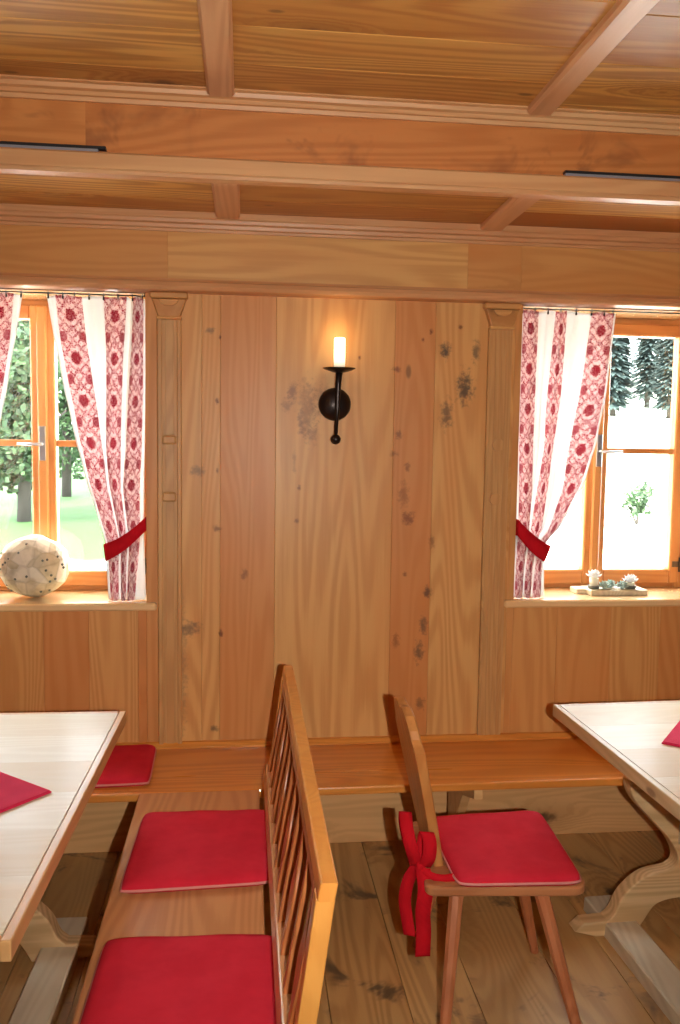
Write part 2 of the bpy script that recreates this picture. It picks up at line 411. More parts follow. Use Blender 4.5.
# ================================================================== STRUCTURE
D = 3.106          # plane of the panelled window wall
YO = 3.44          # outer face
WL, WR = (-1.17, -.3535), (1.025, 1.845)      # window openings
ZS, ZT = .985, 2.108                           # opening bottom and top
X0, X1, Yb, ZC = -2.6, 3.6, -2.6, 2.60

# masonry core with openings
w = MB()
def core(x0, x1, z0, z1): w.box(x0, x1, D+.03, YO, z0, z1, 0)
ZL = .425
w.box(X0, X1, 3.25, YO, 0, ZL, 0)
E_ = .0125
core(X0, WL[0]-E_, ZL, ZC); core(WL[0]-E_, WL[1]+E_, ZL, ZS-.015); core(WL[0]-E_, WL[1]+E_, ZT+.031, ZC)
core(WL[1]+E_, WR[0]-E_, ZL, ZC); core(WR[0]-E_, WR[1]+E_, ZL, ZS-.015); core(WR[0]-E_, WR[1]+E_, ZT+.031, ZC); core(WR[1]+E_, X1, ZL, ZC)
# plank facing: (x0, x1, z0, z1, tint)
def pl(x0, x1, z0, z1, t, y0=D, y1=D+.03): w.box(x0+.0002, x1-.0002, y0, y1, z0, z1, .0010, t)
zb, zt = .44, 2.14
for x0, x1, t in ((-.313,-.228,.22),(-.228,-.155,.05),(-.155,-.089,.12),(-.089,.111,.62),(.111,.546,.06),(.546,.697,.75),(.697,.895,.10),(.895,1.0,.2),(1.0,1.025,.45)):
    pl(x0, x1, zb if x0 > -.31 else zb, zt, t)
pl(-.3535, -.313, zb, zt, .62)
for x0, x1, t in ((-1.17,-1.0,.45),(-1.0,-.72,.35),(-.72,-.56,.8),(-.56,-.385,.3),(-.385,-.3535,.85)): pl(x0, x1, zb, .973, t)
for x0, x1, t in ((1.025,1.20,.35),(1.20,1.42,.5),(1.42,1.62,.28),(1.62,1.845,.62)): pl(x0, x1, zb, .973, t)
x = -2.6
while x < -1.17-.01:
    nx = min(x+.24, -1.17); pl(x, nx, zb, zt, random.random()*.7); x = nx
x = 1.845
while x < 3.6-.01:
    nx = min(x+.25, 3.6); pl(x, nx, zb, zt, random.random()*.7); x = nx
struct(w.build('wall_back', M['wall']))
# lower wall under the bench
b = MB()
for a_, b_, t_ in ((X0, -.42, .5), (-.42, .70, .1), (.70, 1.9, .35), (1.9, X1, .6)): b.box(a_, b_, 3.222, 3.25, 0, ZL, .002, t_)
struct(b.build('baseboard_back', M['pale_x']))

def planks_wall(name, plane, a0, a1, mat, z1=ZC):
    q = MB(); x = a0
    while x < a1-.01:
        nx = min(x+.22+random.random()*.1, a1); t = random.random()*.7
        if plane[0] == 'X': q.box(min(plane[1:]), max(plane[1:]), x, nx, 0, z1, .002, t)
        else: q.box(x, nx, min(plane[1:]), max(plane[1:]), 0, z1, .002, t)
        x = nx
    return struct(q.build(name, mat))
planks_wall('wall_left', ('X', X0-.12, X0), Yb, YO, M['wall'])
planks_wall('wall_right', ('X', X1, X1+.12), Yb, YO, M['wall'])
planks_wall('wall_rear', ('Y', Yb-.12, Yb), X0, X1, M['wall'])
# floor: wide old boards running towards the wall
f = MB(); x = X0
while x < X1-.01:
    nx = min(x+.19+random.random()*.09, X1)
    y = Yb
    while y < YO-.01:
        ny = min(y+3.2+random.random()*2.8, YO)
        f.box(x+.001, nx-.001, y+.0006, ny-.0006, -.04, 0, .0012, random.random())
        y = ny
    x = nx
f.box(X0, X1, Yb, YO, -.12, -.041, 0)
struct(f.build('floor', M['floor']))
# ceiling: near bays at 2.575, far bay at 2.405, boards across
c = MB()
def ceil_bay(y0, y1, z, x0, x1, wd=.235):
    y = y0
    while y < y1-.01:
        ny = min(y+wd*(.85+.4*random.random()), y1)
        c.box(x0, x1, y+.0008, ny-.0008, z, z+.03, .002, random.random()); y = ny
BX = [-2.6, -1.0, -.062, .86, 1.80, 3.6]
for i in range(len(BX)-1):
    ceil_bay(Yb, 2.5, 2.550, BX[i], BX[i+1]); ceil_bay(2.5, D+.03, 2.372, BX[i], BX[i+1], .17)
c.box(X0-.12, X1+.12, Yb-.12, YO+.3, 2.61, 2.75, 0, .3)
struct(c.build('ceiling', M['ceiling']))
# battens over the joints
n_trim = [0]
def trim(mb, mat):
    n_trim[0] += 1; return struct(mb.build('trim_%d' % n_trim[0], mat))
for bx0 in BX[1:-1]:
    for (y0, y1, z, hw) in ((Yb, 2.42, 2.527, .041), (2.55, 3.03, 2.352, .046)):
        q = MB(); h = .024; bx = bx0 + (.012 if (y0 > 0 and bx0 > 0) else -.030 if bx0 > 0 else -.008 if y0 < 0 else 0); hw = hw-.004
        q.prism([(bx-hw, z+h), (bx-hw, z+.008), (bx-hw+.008, z), (bx+hw-.008, z), (bx+hw, z+.008), (bx+hw, z+h)], 'Y', y0, y1, 0)
        trim(q, M['batten'])
# beam with crown moulding and lower ledge
q = MB()
q.prism([(2.475,2.575),(2.475,2.340),(2.57,2.350),(2.57,2.575)], 'X', X0, -.44, 0, .2)
q.prism([(2.475,2.575),(2.475,2.340),(2.57,2.350),(2.57,2.575)], 'X', -.44, X1, 0, .55)
trim(q, M['beam'])
q = MB()
q.prism([(2.476,2.575),(2.476,2.512),(2.466,2.512),(2.461,2.522),(2.452,2.523),(2.446,2.531),(2.434,2.534),(2.430,2.544),(2.418,2.546),(2.418,2.575)], 'X', X0, X1, 0, .0)
trim(q, M['mould'])
q = MB()
q.prism([(2.474,2.37),(2.436,2.370),(2.430,2.364),(2.430,2.326),(2.436,2.322),(2.440,2.314),(2.474,2.312)], 'X', X0, X1, 0, .3)
trim(q, M['mould'])
# frieze board and its mouldings
q = MB()
q.box(X0, -.27, 3.062, D+.03, 2.12, 2.372, .001, .55); q.box(-.27, .80, 3.062, D+.03, 2.12, 2.372, .001, .05)
q.box(.80, 1.0, 3.062, D+.03, 2.12, 2.372, .001, .6); q.box(1.0, X1, 3.062, D+.03, 2.12, 2.372, .001, .45)
trim(q, M['frieze'])
q = MB()
q.prism([(3.063,2.372),(3.063,2.312),(3.055,2.312),(3.052,2.320),(3.044,2.323),(3.041,2.334),(3.030,2.338),(3.027,2.348),(3.022,2.352),(3.022,2.372)], 'X', X0, X1, 0, .8)
trim(q, M['mould'])
q = MB()
q.prism([(3.063,2.152),(3.05,2.150),(3.044,2.140),(3.034,2.136),(3.030,2.122),(3.036,2.112),(3.042,2.108),(3.135,2.108),(3.135,2.152)], 'X', X0, X1, 0, .75)
trim(q, M['mould'])

# varnished reveals round the windows
for a, b in (WL, WR):
    q = MB(); q.box(a, b, D+.001, YO, ZT, ZT+.03, .001, .2)
    q.box(a-.012, a, D+.031, YO, ZS-.012, ZT, .001, .3); q.box(b, b+.012, D+.031, YO, ZS-.012, ZT, .001, .3)
    trim(q, M['sill'])

# pilasters
def disc(mb, cx, cz, r, y0, y1, n=18):
    mb.prism([(cx+r*math.cos(2*math.pi*k/n), cz+r*math.sin(2*math.pi*k/n)) for k in range(n)], 'Y', y0, y1, .002)
def pilaster(xa, xb, recessed):
    q = MB(); y = D-.012
    q.box(xa, xb, y, D+.001, .47, 2.02, .0015, .1)
    e = .016
    if recessed:
        q.box(xa, xa+e, y-.006, y+.001, .47, 2.02, .002, .05); q.box(xb-e, xb, y-.006, y+.001, .47, 2.02, .003, .3)
        mx = (xa+xb)/2
        for z0, z1 in ((.47, 1.366), (1.405, 1.572), (1.608, 2.015)): q.box(mx-.014, mx+.014, y-.003, y+.001, z0, z1, .001, .4)
        q.box(mx-.026, mx+.024, y-.013, y+.001, 1.574, 1.606, .006, .2); q.box(mx-.026, mx+.024, y-.013, y+.001, 1.368, 1.403, .006, .2)
    else:
        for k in (.18, .38, .62, .84):
            xx = xa + (xb-xa)*k; q.box(xx-.007, xx+.007, y-.0022, y+.001, .47, 2.015, .0008, k)
        disc(q, (xa+xb)/2, 1.588, .023, y-.010, y+.001, 24); disc(q, (xa+xb)/2-.004, 1.385, .023, y-.010, y+.001, 24)
    trim(q, M['pilaster'])
    q = MB()     # capital: flared block with a lip
    q.prism([(xa+.004, 2.022), (xb-.004, 2.022), (xb+.018, 2.085), (xa-.018, 2.085)], 'Y', D-.030, D+.001, .004, .6)
    q.box(xa-.024, xb+.024, D-.036, D+.001, 2.086, 2.107, .004, .5); q.box(xa-.002, xb+.002, D-.034, D+.001, 2.014, 2.024, .003, .1)
    arch = [(( xa+xb)/2 + .034*math.cos(math.pi*k/12), 2.083 - .024*math.sin(math.pi*k/12)) for k in range(13)]
    q.prism(arch, 'Y', D-.036, D-.026, .002, .3)
    trim(q, M['frieze'])
pilaster(-.310, -.226, True); pilaster(.895, .985, False)

# sills
for (a, b_) in ((WL[0]-.14, -.316), (.982, WR[1]+.14)):
    q = MB(); q.box(a, b_, D-.028, D+.001, .972, 1.0, .006, .1)
    oa, ob = max(a, (WL if a < 0 else WR)[0]), min(b_, (WL if a < 0 else WR)[1])
    q.box(oa, ob, D-.01, YO, .972, .9995, .001, .1)
    trim(q, M['sill'])

# windows
def window(name, x0, x1, handle_side):
    YW = 3.355
    root = bpy.data.objects.new(name, None); COL.objects.link(root); root.location = ((x0+x1)/2, YW, ZS); struct(root)
    L = Vector(root.location)
    def put(mb, nm, mat, par=root):
        o = mb.build(nm, mat, par)
        p = Vector((0,0,0)); q = par
        while q is not None: p += q.location; q = q.parent
        o.data.transform(Matrix.Translation(-p)); return o
    fr = MB(); e = .045
    zb_, zt_ = 1.0, 2.108
    fr.box(x0, x0+e, YW, YW+.07, zb_, zt_, .003); fr.box(x1-e, x1, YW, YW+.07, zb_, zt_, .003)
    put(fr, 'window_frame', M['window'])
    fr = MB(); fr.box(x0+e, x1-e, YW, YW+.07, zb_, zb_+.022, .003); fr.box(x0+e, x1-e, YW, YW+.07, zt_-.028, zt_, .003)
    put(fr, 'window_frame', M['window_x'])
    mid = (x0+x1)/2
    for sgn, (a, b_) in ((-1, (x0+e-.012, mid-.001)), (1, (mid+.001, x1-e+.012))):
        st = .044; bt = .06; y0 = YW-.018; y1 = YW+.036
        z0, z1 = zb_+.018, zt_-.022
        ca = MB(); ca.box(a, a+st, y0, y1, z0, z1, .005, .1); ca.box(b_-st, b_, y0, y1, z0, z1, .005, .2)
        cw = put(ca, 'casement', M['window'])
        ra = MB(); ra.box(a+st, b_-st, y0, y1, z0, z0+bt, .005, .1); ra.box(a+st, b_-st, y0, y1, z1-.05, z1, .005, .1)
        ra.box(a+st, b_-st, y0+.008, y1, 1.558, 1.582, .004, .2)
        put(ra, 'casement_rail', M['window_x'], cw)
        for (g0, g1) in ((z0+bt, 1.558), (1.582, z1-.05)):
            gl = MB(); gl.box(a+st, b_-st, YW+.008, YW+.012, g0, g1, 0); put(gl, 'pane', M['glass'], cw)
        hx = a+.012 if sgn < 0 else b_-.012
        for hz in ((z0+.08, z1-.1)):
            h = MB(); h.tube([(hx+sgn*.012, y0-.006, hz-.03), (hx+sgn*.012, y0-.006, hz+.03)], .007, 8)
            h.box(hx-.02, hx+.02, y0-.004, y0+.001, hz-.01, hz+.014, .001); put(h, 'hinge', M['dark_metal'], cw)
    ov = MB(); ov.box(mid-.019, mid+.019, YW-.034, YW-.015, zb_+.02, zt_-.024, .006, .3); put(ov, 'cover_strip', M['window'])
    hd = MB(); y = YW-.034
    hd.box(mid-.012, mid+.012, y-.006, y+.001, 1.505, 1.635, .002)
    hd.tube([(mid, y-.005, 1.567), (mid, y-.035, 1.567)], .006, 8)
    s_ = handle_side
    hd.tube([(mid, y-.034, 1.567), (mid+s_*.04, y-.038, 1.566), (mid+s_*.085, y-.036, 1.568)], [.006, .0055, .004], 8)
    put(hd, 'handle', M['steel'])
window('window_1', WL[0], WL[1], -1)
window('window_2', WR[0], WR[1], 1)

# ================================================================== OUTSIDE
g = MB(); nx, ny = 60, 60; V = []
def gh(x, y):
    h = -.32
    if y > 30: h += (y-30)*.115*min(1, max(0, (x+2)/8)) + (y-30)*.02
    return h
for j in range(ny+1):
    row = []
    for i in range(nx+1):
        x = -60+140*i/nx; y = 3.5+116*(j/ny)**1.5; row.append(g.bm.verts.new((x, y, gh(x, y))))
    V.append(row)
for j in range(ny):
    for i in range(nx): g.bm.faces.new((V[j][i], V[j][i+1], V[j+1][i+1], V[j+1][i])).smooth = True
o = g.build('ground', M['ground']); tag(o, kind='structure')

def leaves(mb, c, rad, n, size):
    for _ in range(n):
        a, z = random.random()*2*math.pi, random.uniform(-1, 1); rr = (.35+.65*random.random())
        q = math.sqrt(1-z*z); d = Vector((q*math.cos(a)*rad[0], q*math.sin(a)*rad[1], z*rad[2]))*rr
        p = Vector(c)+d
        u = Vector((random.uniform(-1,1), random.uniform(-1,1), random.uniform(-1,1))).normalized()
        v = u.orthogonal().normalized(); s_ = size*random.uniform(.6, 1.3)
        f = mb.bm.faces.new([mb.bm.verts.new(p+u*s_), mb.bm.verts.new(p+v*s_*.6), mb.bm.verts.new(p-u*s_), mb.bm.verts.new(p-v*s_*.6)])
        f[mb.lay] = random.random()
def broad_tree(x, y, h, w_, label, n=6500):
    z = gh(x, y); t = thing('tree', label, 'tree', (x, y, z), 0, 'trees beyond the left window')
    q = MB(); q.tube([(0,0,-.1), (.05,0,h*.3), (-.05,.05,h*.6), (0,0,h*.85)], [.16,.13,.08,.03], 8)
    for k in range(6):
        a = k*1.1; q.tube([(0,0,h*(.25+.08*k)), (math.cos(a)*w_*.5, math.sin(a)*w_*.5, h*(.4+.08*k))], [.05, .02], 6)
    q.build('trunk', M['bark'], t)
    q = MB()
    for k in range(9):
        a = random.random()*6.28; rr = w_*random.uniform(.1, .5)
        leaves(q, (math.cos(a)*rr, math.sin(a)*rr, h*random.uniform(.2, .85)), (w_*.5, w_*.5, h*.2), n//9, .105)
    q.build('foliage', M['leaf'], t)
def spruce(x, y, h, label):
    z = gh(x, y); t = thing('spruce_tree', label, 'tree', (x, y, z), 0, 'spruces on the slope beyond the right window')
    q = MB(); q.tube([(0,0,-.2), (0,0,h)], [.22,.03], 8); q.build('trunk', M['bark'], t)
    q = MB()
    for k in range(4200):
        u = random.random()**.75; zz = h*(.06+.92*u); rr = (1-u)*h*.115+.3; a = random.random()*6.28
        d = Vector((math.cos(a), math.sin(a), -.35)); p0 = Vector((0,0,zz)); p1 = p0 + d*rr*random.uniform(.6, 1.1)
        sd_ = Vector((-math.sin(a), math.cos(a), 0))*(.07+.05*rr)
        f_ = q.bm.faces.new([q.bm.verts.new(p0.lerp(p1,.15)), q.bm.verts.new(p0.lerp(p1,.6)+sd_), q.bm.verts.new(p1), q.bm.verts.new(p0.lerp(p1,.6)-sd_)]); f_[q.lay] = random.random()
    q.build('foliage', M['spruce'], t)
for x, y, h, w_, lab in ((-4.9,19.5,6.2,1.9,'sunlit leafy tree seen through the left casement of the left window'),(-2.2,20.5,5.6,1.9,'sunlit leafy tree seen through the right casement of the left window'),
 (-8.2,22,7.5,2.1,'leafy tree at the left edge of the left window'),(-5.6,27.5,9,2.4,'tall leafy tree behind the nearer trees, left of the window mullion'),(-1.2,27,8.0,2.2,'tall leafy tree behind the nearer trees, right of the window mullion')):
    broad_tree(x, y, h, w_, lab)
for x, y, h, lab in ((22.6,58,15,'spruce farthest left in the front row on the slope beyond the right window'),(26.4,59,16,'spruce second from the left in the front row on the slope beyond the right window'),(30.2,58,15,'spruce third from the left in the front row on the slope beyond the right window'),(34.0,59,14,'spruce farthest right in the front row on the slope beyond the right window'),
(28.4,64,18,'tall spruce standing behind the gap between the second and third front spruces'),(32.4,66,18,'spruce standing behind the third front spruce')):
    spruce(x, y, h, lab)
t = thing('garden_bush', 'small leafy bush standing alone in the bright yard beyond the right window', 'bush', (9.3, 19.2, gh(9.3,19.2)))
q = MB(); q.tube([(0,0,-.05),(.05,0,.5)], [.04,.02], 6); q.tube([(0,0,0),(-.2,.1,.5)], [.03,.015], 6); q.build('stem', M['bark'], t)
q = MB(); leaves(q, (0,0,.55), (.42,.42,.40), 420, .07); leaves(q, (.2,0,.85), (.25,.25,.25), 120, .06); q.build('foliage', M['leaf'], t)

# ================================================================== FURNITURE
# long wall bench
t = thing('wall_bench', 'long pine bench running along the panelled wall under both windows', 'bench', (.4, 2.9, 0))
def rel(mb, nm, mat, root, lab=None):
    o = mb.build(nm, mat, root); o.data.transform(Matrix.Translation(-root.location))
    if lab: o['label'] = lab
    return o
q = MB(); q.box(-1.9, 2.9, 2.695, D-.001, .425, .454, .006, .3, 2); rel(q, 'seat', M['bench'], t)
q = MB(); q.prism([(3.105,.455),(3.080,.455),(3.080,.462),(3.092,.474),(3.105,.476)], 'X', -1.9, 2.9, 0, .2); rel(q, 'back_strip', M['bench'], t)
for bx in (-1.5, -.76, .80, 2.1):
    q = MB(); q.prism([(2.73,.424),(3.09,.424),(3.09,.02),(3.05,.0),(2.99,.0),(2.99,.05),(2.96,.22),(2.88,.33),(2.73,.38)], 'X', bx-.016, bx+.016, .003)
    rel(q, 'leg', M['pale_x'], t)

# cushions
def cushion(name, label, cat_group, corners, z, h=.034, ties=None, mat=None, rz=0, radius=.022):
    """corners: four (x,y) anticlockwise from near-left, world"""
    cx = sum(c_[0] for c_ in corners)/4; cy = sum(c_[1] for c_ in corners)/4
    t = thing(name, label, 'cushion', (cx, cy, z), 0, cat_group)
    C = [Vector((a-cx, b_-cy, 0)) for a, b_ in corners]
    N = 28
    def P(a, b_):
        k = 1-radius*abs(a*b_)**8
        a2, b2 = a*k, b_*k
        u, v = (a2+1)/2, (b2+1)/2
        return C[0]*(1-u)*(1-v)+C[1]*u*(1-v)+C[2]*u*v+C[3]*(1-u)*v
    q = MB(); top = {}; bot = {}
    for i in range(N+1):
        for j in range(N+1):
            a, b_ = math.sin((2*i/N-1)*math.pi/2), math.sin((2*j/N-1)*math.pi/2)
            p = P(a, b_)
            e = ((1-abs(a)**12)*(1-abs(b_)**12))
            zt_ = .012+(h-.012)*max(0, e)**.45 + .0022*math.sin(a*7+cx*9)*math.sin(b_*6+cy*5)*e
            top[i, j] = q.bm.verts.new(p+Vector((0,0,zt_)))
            bot[i, j] = top[i, j] if i in (0, N) or j in (0, N) else q.bm.verts.new(p+Vector((0,0,.012-.012*min(1, 3*max(0,e))**.5)))
    for i in range(N):
        for j in range(N):
            q.bm.faces.new((top[i,j], top[i+1,j], top[i+1,j+1], top[i,j+1])).smooth = True
            vs = [bot[i,j], bot[i,j+1], bot[i+1,j+1], bot[i+1,j]]
            if not q.bm.faces.get(vs): q.bm.faces.new(vs).smooth = True
    body = q.build('cushion_cover', mat or M['red'], t)
    per = []
    for k in range(4*24):
        s_, r_ = divmod(k, 24); w_ = -1+2*r_/24
        a, b_ = [(w_, -1), (1, w_), (-w_, 1), (-1, -w_)][s_]
        per.append(P(a, b_)+Vector((0,0,.011)))
    q = MB(); q.tube(per, .0038, 6, closed=True); o = q.build('piping', M['piping'], t); o['label'] = 'pale pink piping round the edge'
    return t
ZP = .46
CP = 'red felt seat cushions'
cushion('seat_cushion', 'square red cushion farther back on the pew, nearest the wall', CP, [(-.305,2.06),(.070,2.075),(.078,2.48),(-.295,2.49)], ZP+.001)
cushion('seat_cushion', 'square red cushion in the foreground, on the near end of the pew', CP, [(-.312,1.44),(.068,1.43),(.074,1.835),(-.305,1.85)], ZP+.001)
cushion('seat_cushion', 'red cushion lying on the wall bench beside the left table corner', CP, [(-.72,2.73),(-.308,2.745),(-.317,3.07),(-.72,3.065)], .455)

# pew (bench with baluster back)
t = thing('pew', 'wooden pew with baluster back, turned towards the left table', 'bench', (-.12, 2.0, 0))
q = MB(); q.box(-.332, .052, 1.33, 2.685, .428, ZP, .006, .1, 2); rel(q, 'seat', M['pew_y'], t)
q = MB(); q.box(-.300, -.275, 1.40, 2.60, .34, .428, .003, .5); rel(q, 'front_apron', M['pew_z'], t)
def lean(c_):     # backrest leans out to the right as it rises
    x, y, z = c_; return (x+.17*(z-.46), y, z)
BXP = .070
q = MB(); q.prism([(1.318,.846),(2.655,.846),(2.655,.878),(1.318,.878)], 'X', BXP-.015, BXP+.015, .004, .1, lean); rel(q, 'top_rail', M['pew_z'], t)
q = MB(); q.prism([(1.36,.822),(2.62,.822),(2.62,.846),(1.36,.846)], 'X', BXP-.014, BXP+.006, .006, .6, lean); rel(q, 'inner_moulding', M['pew_dark'], t)
q = MB(); q.prism([(1.34,.520),(2.63,.520),(2.63,.565),(1.34,.565)], 'X', BXP-.018, BXP+.012, .004, .4, lean); rel(q, 'bottom_rail', M['pew_y'], t)
for y0, y1 in ((1.325,1.365),(2.605,2.645)):
    q = MB(); q.prism([(y0,-.0),(y1,-.0),(y1,.846),(y0,.846)], 'X', BXP-.0165, BXP+.0165, .003, .2, lambda c_: (c_[0]+(.17 if c_[2] > .46 else .10)*(c_[2]-.46), c_[1], c_[2]))
    rel(q, 'back_post', M['pew_z'], t)
    q = MB(); q.prism([(-.31,.427),(-.25,.427),(-.275,.0),(-.325,.0)], 'Y', y0+.04 if y0 < 2 else y0-.04, y1+.04 if y0 < 2 else y1-.04, .003); rel(q, 'front_leg', M['pew_z'], t)
    q = MB(); a = y0+.04 if y0 < 2 else y0-.04
    q.box(-.27, .05, a, a+.03, .36, .427, .003, .2); rel(q, 'seat_bearer', M['pew_z'], t)
NS = 11
for i in range(NS):
    y = 1.395+(2.575-1.395)*i/(NS-1)
    pts = []
    if i % 2 == 0: prof = [(.545,.010),(.60,.011),(.66,.028),(.70,.031),(.75,.015),(.79,.010),(.832,.010)]
    else: prof = [(.545,.012),(.61,.010),(.68,.009),(.76,.010),(.832,.012)]
    cm = catmull([(w_, z) for z, w_ in prof], 4)
    pts = [(y-p.x, p.y) for p in cm] + [(y+p.x, p.y) for p in cm[::-1]]
    q = MB(); q.prism(pts, 'X', BXP-.012, BXP+.004, .002, random.random()*.5, lean, 1); rel(q, 'baluster', M['pew_dark'], t)

# chair
t = thing('chair', 'wooden plank-back chair with splayed legs beside the right table', 'chair', (.69, 2.23, 0))
seat = rounded([(.468,2.045),(.892,2.010),(.922,2.445),(.50,2.43)], [.03,.05,.07,.03], 6)
q = MB(); q.prism(seat, 'Z', .430, .456, .007, .2, None, 3); rel(q, 'seat', M['chair'], t)
def cback(c_): x, y, z = c_; return (x-.212*(z-.456), y, z)
yc = 2.24
half = [(.085,.43),(.100,.50),(.125,.60),(.140,.70),(.146,.79),(.118,.818),(.112,.84),(.085,.872),(.045,.884),(0,.876)]
cm = [(w_, z) for w_, z in half]
q = MB(); out = [(yc-a, z) for a, z in cm] + [(yc+a, z) for a, z in cm[::-1][1:]]
q.prism(out, 'X', .512, .540, .005, .1, cback); rel(q, 'backrest', M['chair_back'], t)
for (tx, ty, fx, fy) in ((.575,2.135,.505,1.985),(.79,2.12,.885,1.975),(.80,2.345,.915,2.455),(.60,2.345,.548,2.52)):
    d = Vector((fx, fy, 0)); p = Vector((tx, ty, .432)); n = 8
    ang = [2*math.pi*(k+.5)/8 for k in range(8)]
    q = MB(); rings = [p.lerp(d, k/6) for k in range(7)]
    q.tube([r_ for r_ in rings], [.0215-.0085*k/6 for k in range(7)], 8)
    for fc in q.bm.faces: fc.smooth = False
    rel(q, 'leg', M['chair_z'], t)
for xa in (.545, .78):
    q = MB(); q.box(xa, xa+.055, 2.08, 2.40, .412, .431, .004); rel(q, 'batten', M['chair'], t)
cu = cushion('seat_cushion', 'red cushion tied on the plank-back chair with ribbons', CP, [(.546,2.03),(.876,2.012),(.904,2.42),(.546,2.405)], .457, .032, radius=.05)
# ribbons tied round the back of the chair
def ribbon(pts, wd, par, wdir=Vector((0,1,0)), tw=0):
    P = catmull(pts, 8); q = MB(); rows = []
    for i, p in enumerate(P):
        a = tw*i/len(P); wv = (Matrix.Rotation(a, 3, 'Z') @ wdir).normalized()*wd/2
        tdir = (P[min(i+1, len(P)-1)]-P[max(i-1, 0)]).normalized(); nv = tdir.cross(wv.normalized())*.0011
        rows.append([q.bm.verts.new(p+wv+nv), q.bm.verts.new(p-wv+nv), q.bm.verts.new(p-wv-nv), q.bm.verts.new(p+wv-nv)])
    for A, B in zip(rows, rows[1:]):
        for k in range(4): q.bm.faces.new((A[k], A[(k+1)%4], B[(k+1)%4], B[k])).smooth = True
    q.bm.faces.new(rows[0]); q.bm.faces.new(rows[-1][::-1])
    bmesh.ops.recalc_face_normals(q.bm, faces=list(q.bm.faces))
    return rel(q, 'ribbon', M['red2'], par)
V3 = Vector; dW = V3((.75,.66,0))
ribbon([(.560,2.075,.466),(.520,2.075,.462),(.490,2.085,.466),(.468,2.10,.478)], .020, cu, V3((0,.5,1)))
dW = V3((1,-.22,0))
ribbon([(.474,2.105,.48),(.482,2.085,.515),(.484,2.085,.555),(.480,2.105,.575),(.478,2.125,.55),(.474,2.12,.51),(.472,2.11,.478)], .036, cu, dW)
ribbon([(.458,2.115,.48),(.440,2.10,.53),(.428,2.11,.585),(.430,2.15,.612),(.434,2.17,.57),(.444,2.15,.52),(.456,2.12,.478)], .034, cu, dW)
ribbon([(.470,2.10,.480),(.474,2.08,.43),(.470,2.085,.37),(.474,2.09,.31),(.472,2.085,.245)], .040, cu, dW, .2)
ribbon([(.460,2.12,.480),(.442,2.14,.43),(.434,2.15,.37),(.440,2.15,.32),(.448,2.14,.270)], .034, cu, dW, -.2)
q = MB(); q.ball((.464,2.11,.480), .015, 2, (.8, 1, 1.1)); rel(q, 'knot', M['red2'], cu)

# tables
def table(label, cx, cy, rz, w_, l_, side, tip, edge):
    t = thing('trestle_table', label, 'table', (cx, cy, 0), rz)
    hw, hl = w_/2, l_/2; q = MB()
    n = 6
    for i in range(n):
        y0 = -hl+.02+(l_-.04)*i/n; y1 = -hl+.02+(l_-.04)*(i+1)/n
        q.box(-hw+.02, hw-.02, y0+.0003, y1-.0003, .722, .7605, 0, [.1,.7,.3,.9,.2,.6][i])
    q.build('tabletop', M['table'], t)
    q = MB(); z0, z1 = .722, .760
    q.box(-hw, -hw+.0195, -hl, hl, z0, z1, .003, .2, 3); q.box(hw-.0195, hw, -hl, hl, z0, z1, .003, .5, 3)
    q.box(-hw+.02, hw-.02, -hl, -hl+.0195, z0, z1, .003, .3, 3); q.box(-hw+.02, hw-.02, hl-.0195, hl, z0, z1, .003, .3, 3)
    q.build('edge_band', M[edge], t)
    for sy in (-1, 1):
        yt = sy*(hl-.035)
        L_ = [(-.30,.0),(-tip,.022),(-tip+.03,.048),(-.262,.052),(-.238,.075),(-.215,.125),(-.17,.172),(-.12,.200),(-.05,.212),(-.025,.245),(-.055,.31),(-.12,.38),(-.19,.46),(-.20,.53),(-.13,.58),(-.10,.62),(-.14,.68),(-.30,.705),(-.32,.722)]
        Bt = [(.40,.0),(.16,.0),(.135,.045),(.09,.10),(0,.115),(-.09,.10),(-.135,.045),(-.16,.0)]
        up_ = catmull(L_[3:-1], 4)
        left = [L_[0], L_[1], L_[2]] + [tuple(p) for p in up_] + [L_[-1]]
        out = left + [(-a, b_) for a, b_ in left[::-1]] + [tuple(p) for p in catmull(Bt[1:], 4)]
        q = MB(); q.prism(out, 'Y', yt-.028, yt+.028, .005); q.build('trestle', M['trestle'], t)
    for sx in (-1, 1):
        q = MB(); xr = sx*side
        q.prism([(xr-.056, .0), (xr+.056, .0), (xr+.056, .042), (xr+.050, .046), (xr-.050, .046), (xr-.054, .042)], 'Y', -hl-.09, hl+.10, .003)
        q.build('foot_rail', M['runner'], t)
    q = MB(); q.box(-.03, .03, -hl+.06, hl-.06, .30, .37, .004, .3); q.build('stretcher', M['runner'], t)
    return t
table('pale wooden trestle table at the left edge, beside the pew', -.365-.44-.006, 2.005, R(-1.2), .88, 1.20, .243, .372, 'table_edge')
table('pale wooden trestle table at the right edge, beside the plank-back chair', 1.458, 1.985, R(1.8), .90, 1.20, .215, .372, 'table_rim')

def napkin(label, cx, cy, rz, s_):
    q = MB(); h = s_/2
    q.box(-h, h, -h, h, .0, .0035, .0012, .1); q.box(-h+.004, h-.002, -h+.003, h-.004, .0036, .0062, .0012, .1)
    o = q.build('napkin', M['pink'], None, (cx, cy, .7615), rz); tag(o, label, 'napkin', 'red napkins laid cornerwise')
napkin('pinkish red folded napkin on the left table', -.447-.205, 1.975, R(50), .29)
napkin('pinkish red folded napkin on the right table', 1.165+.205, 2.215, R(50), .29)

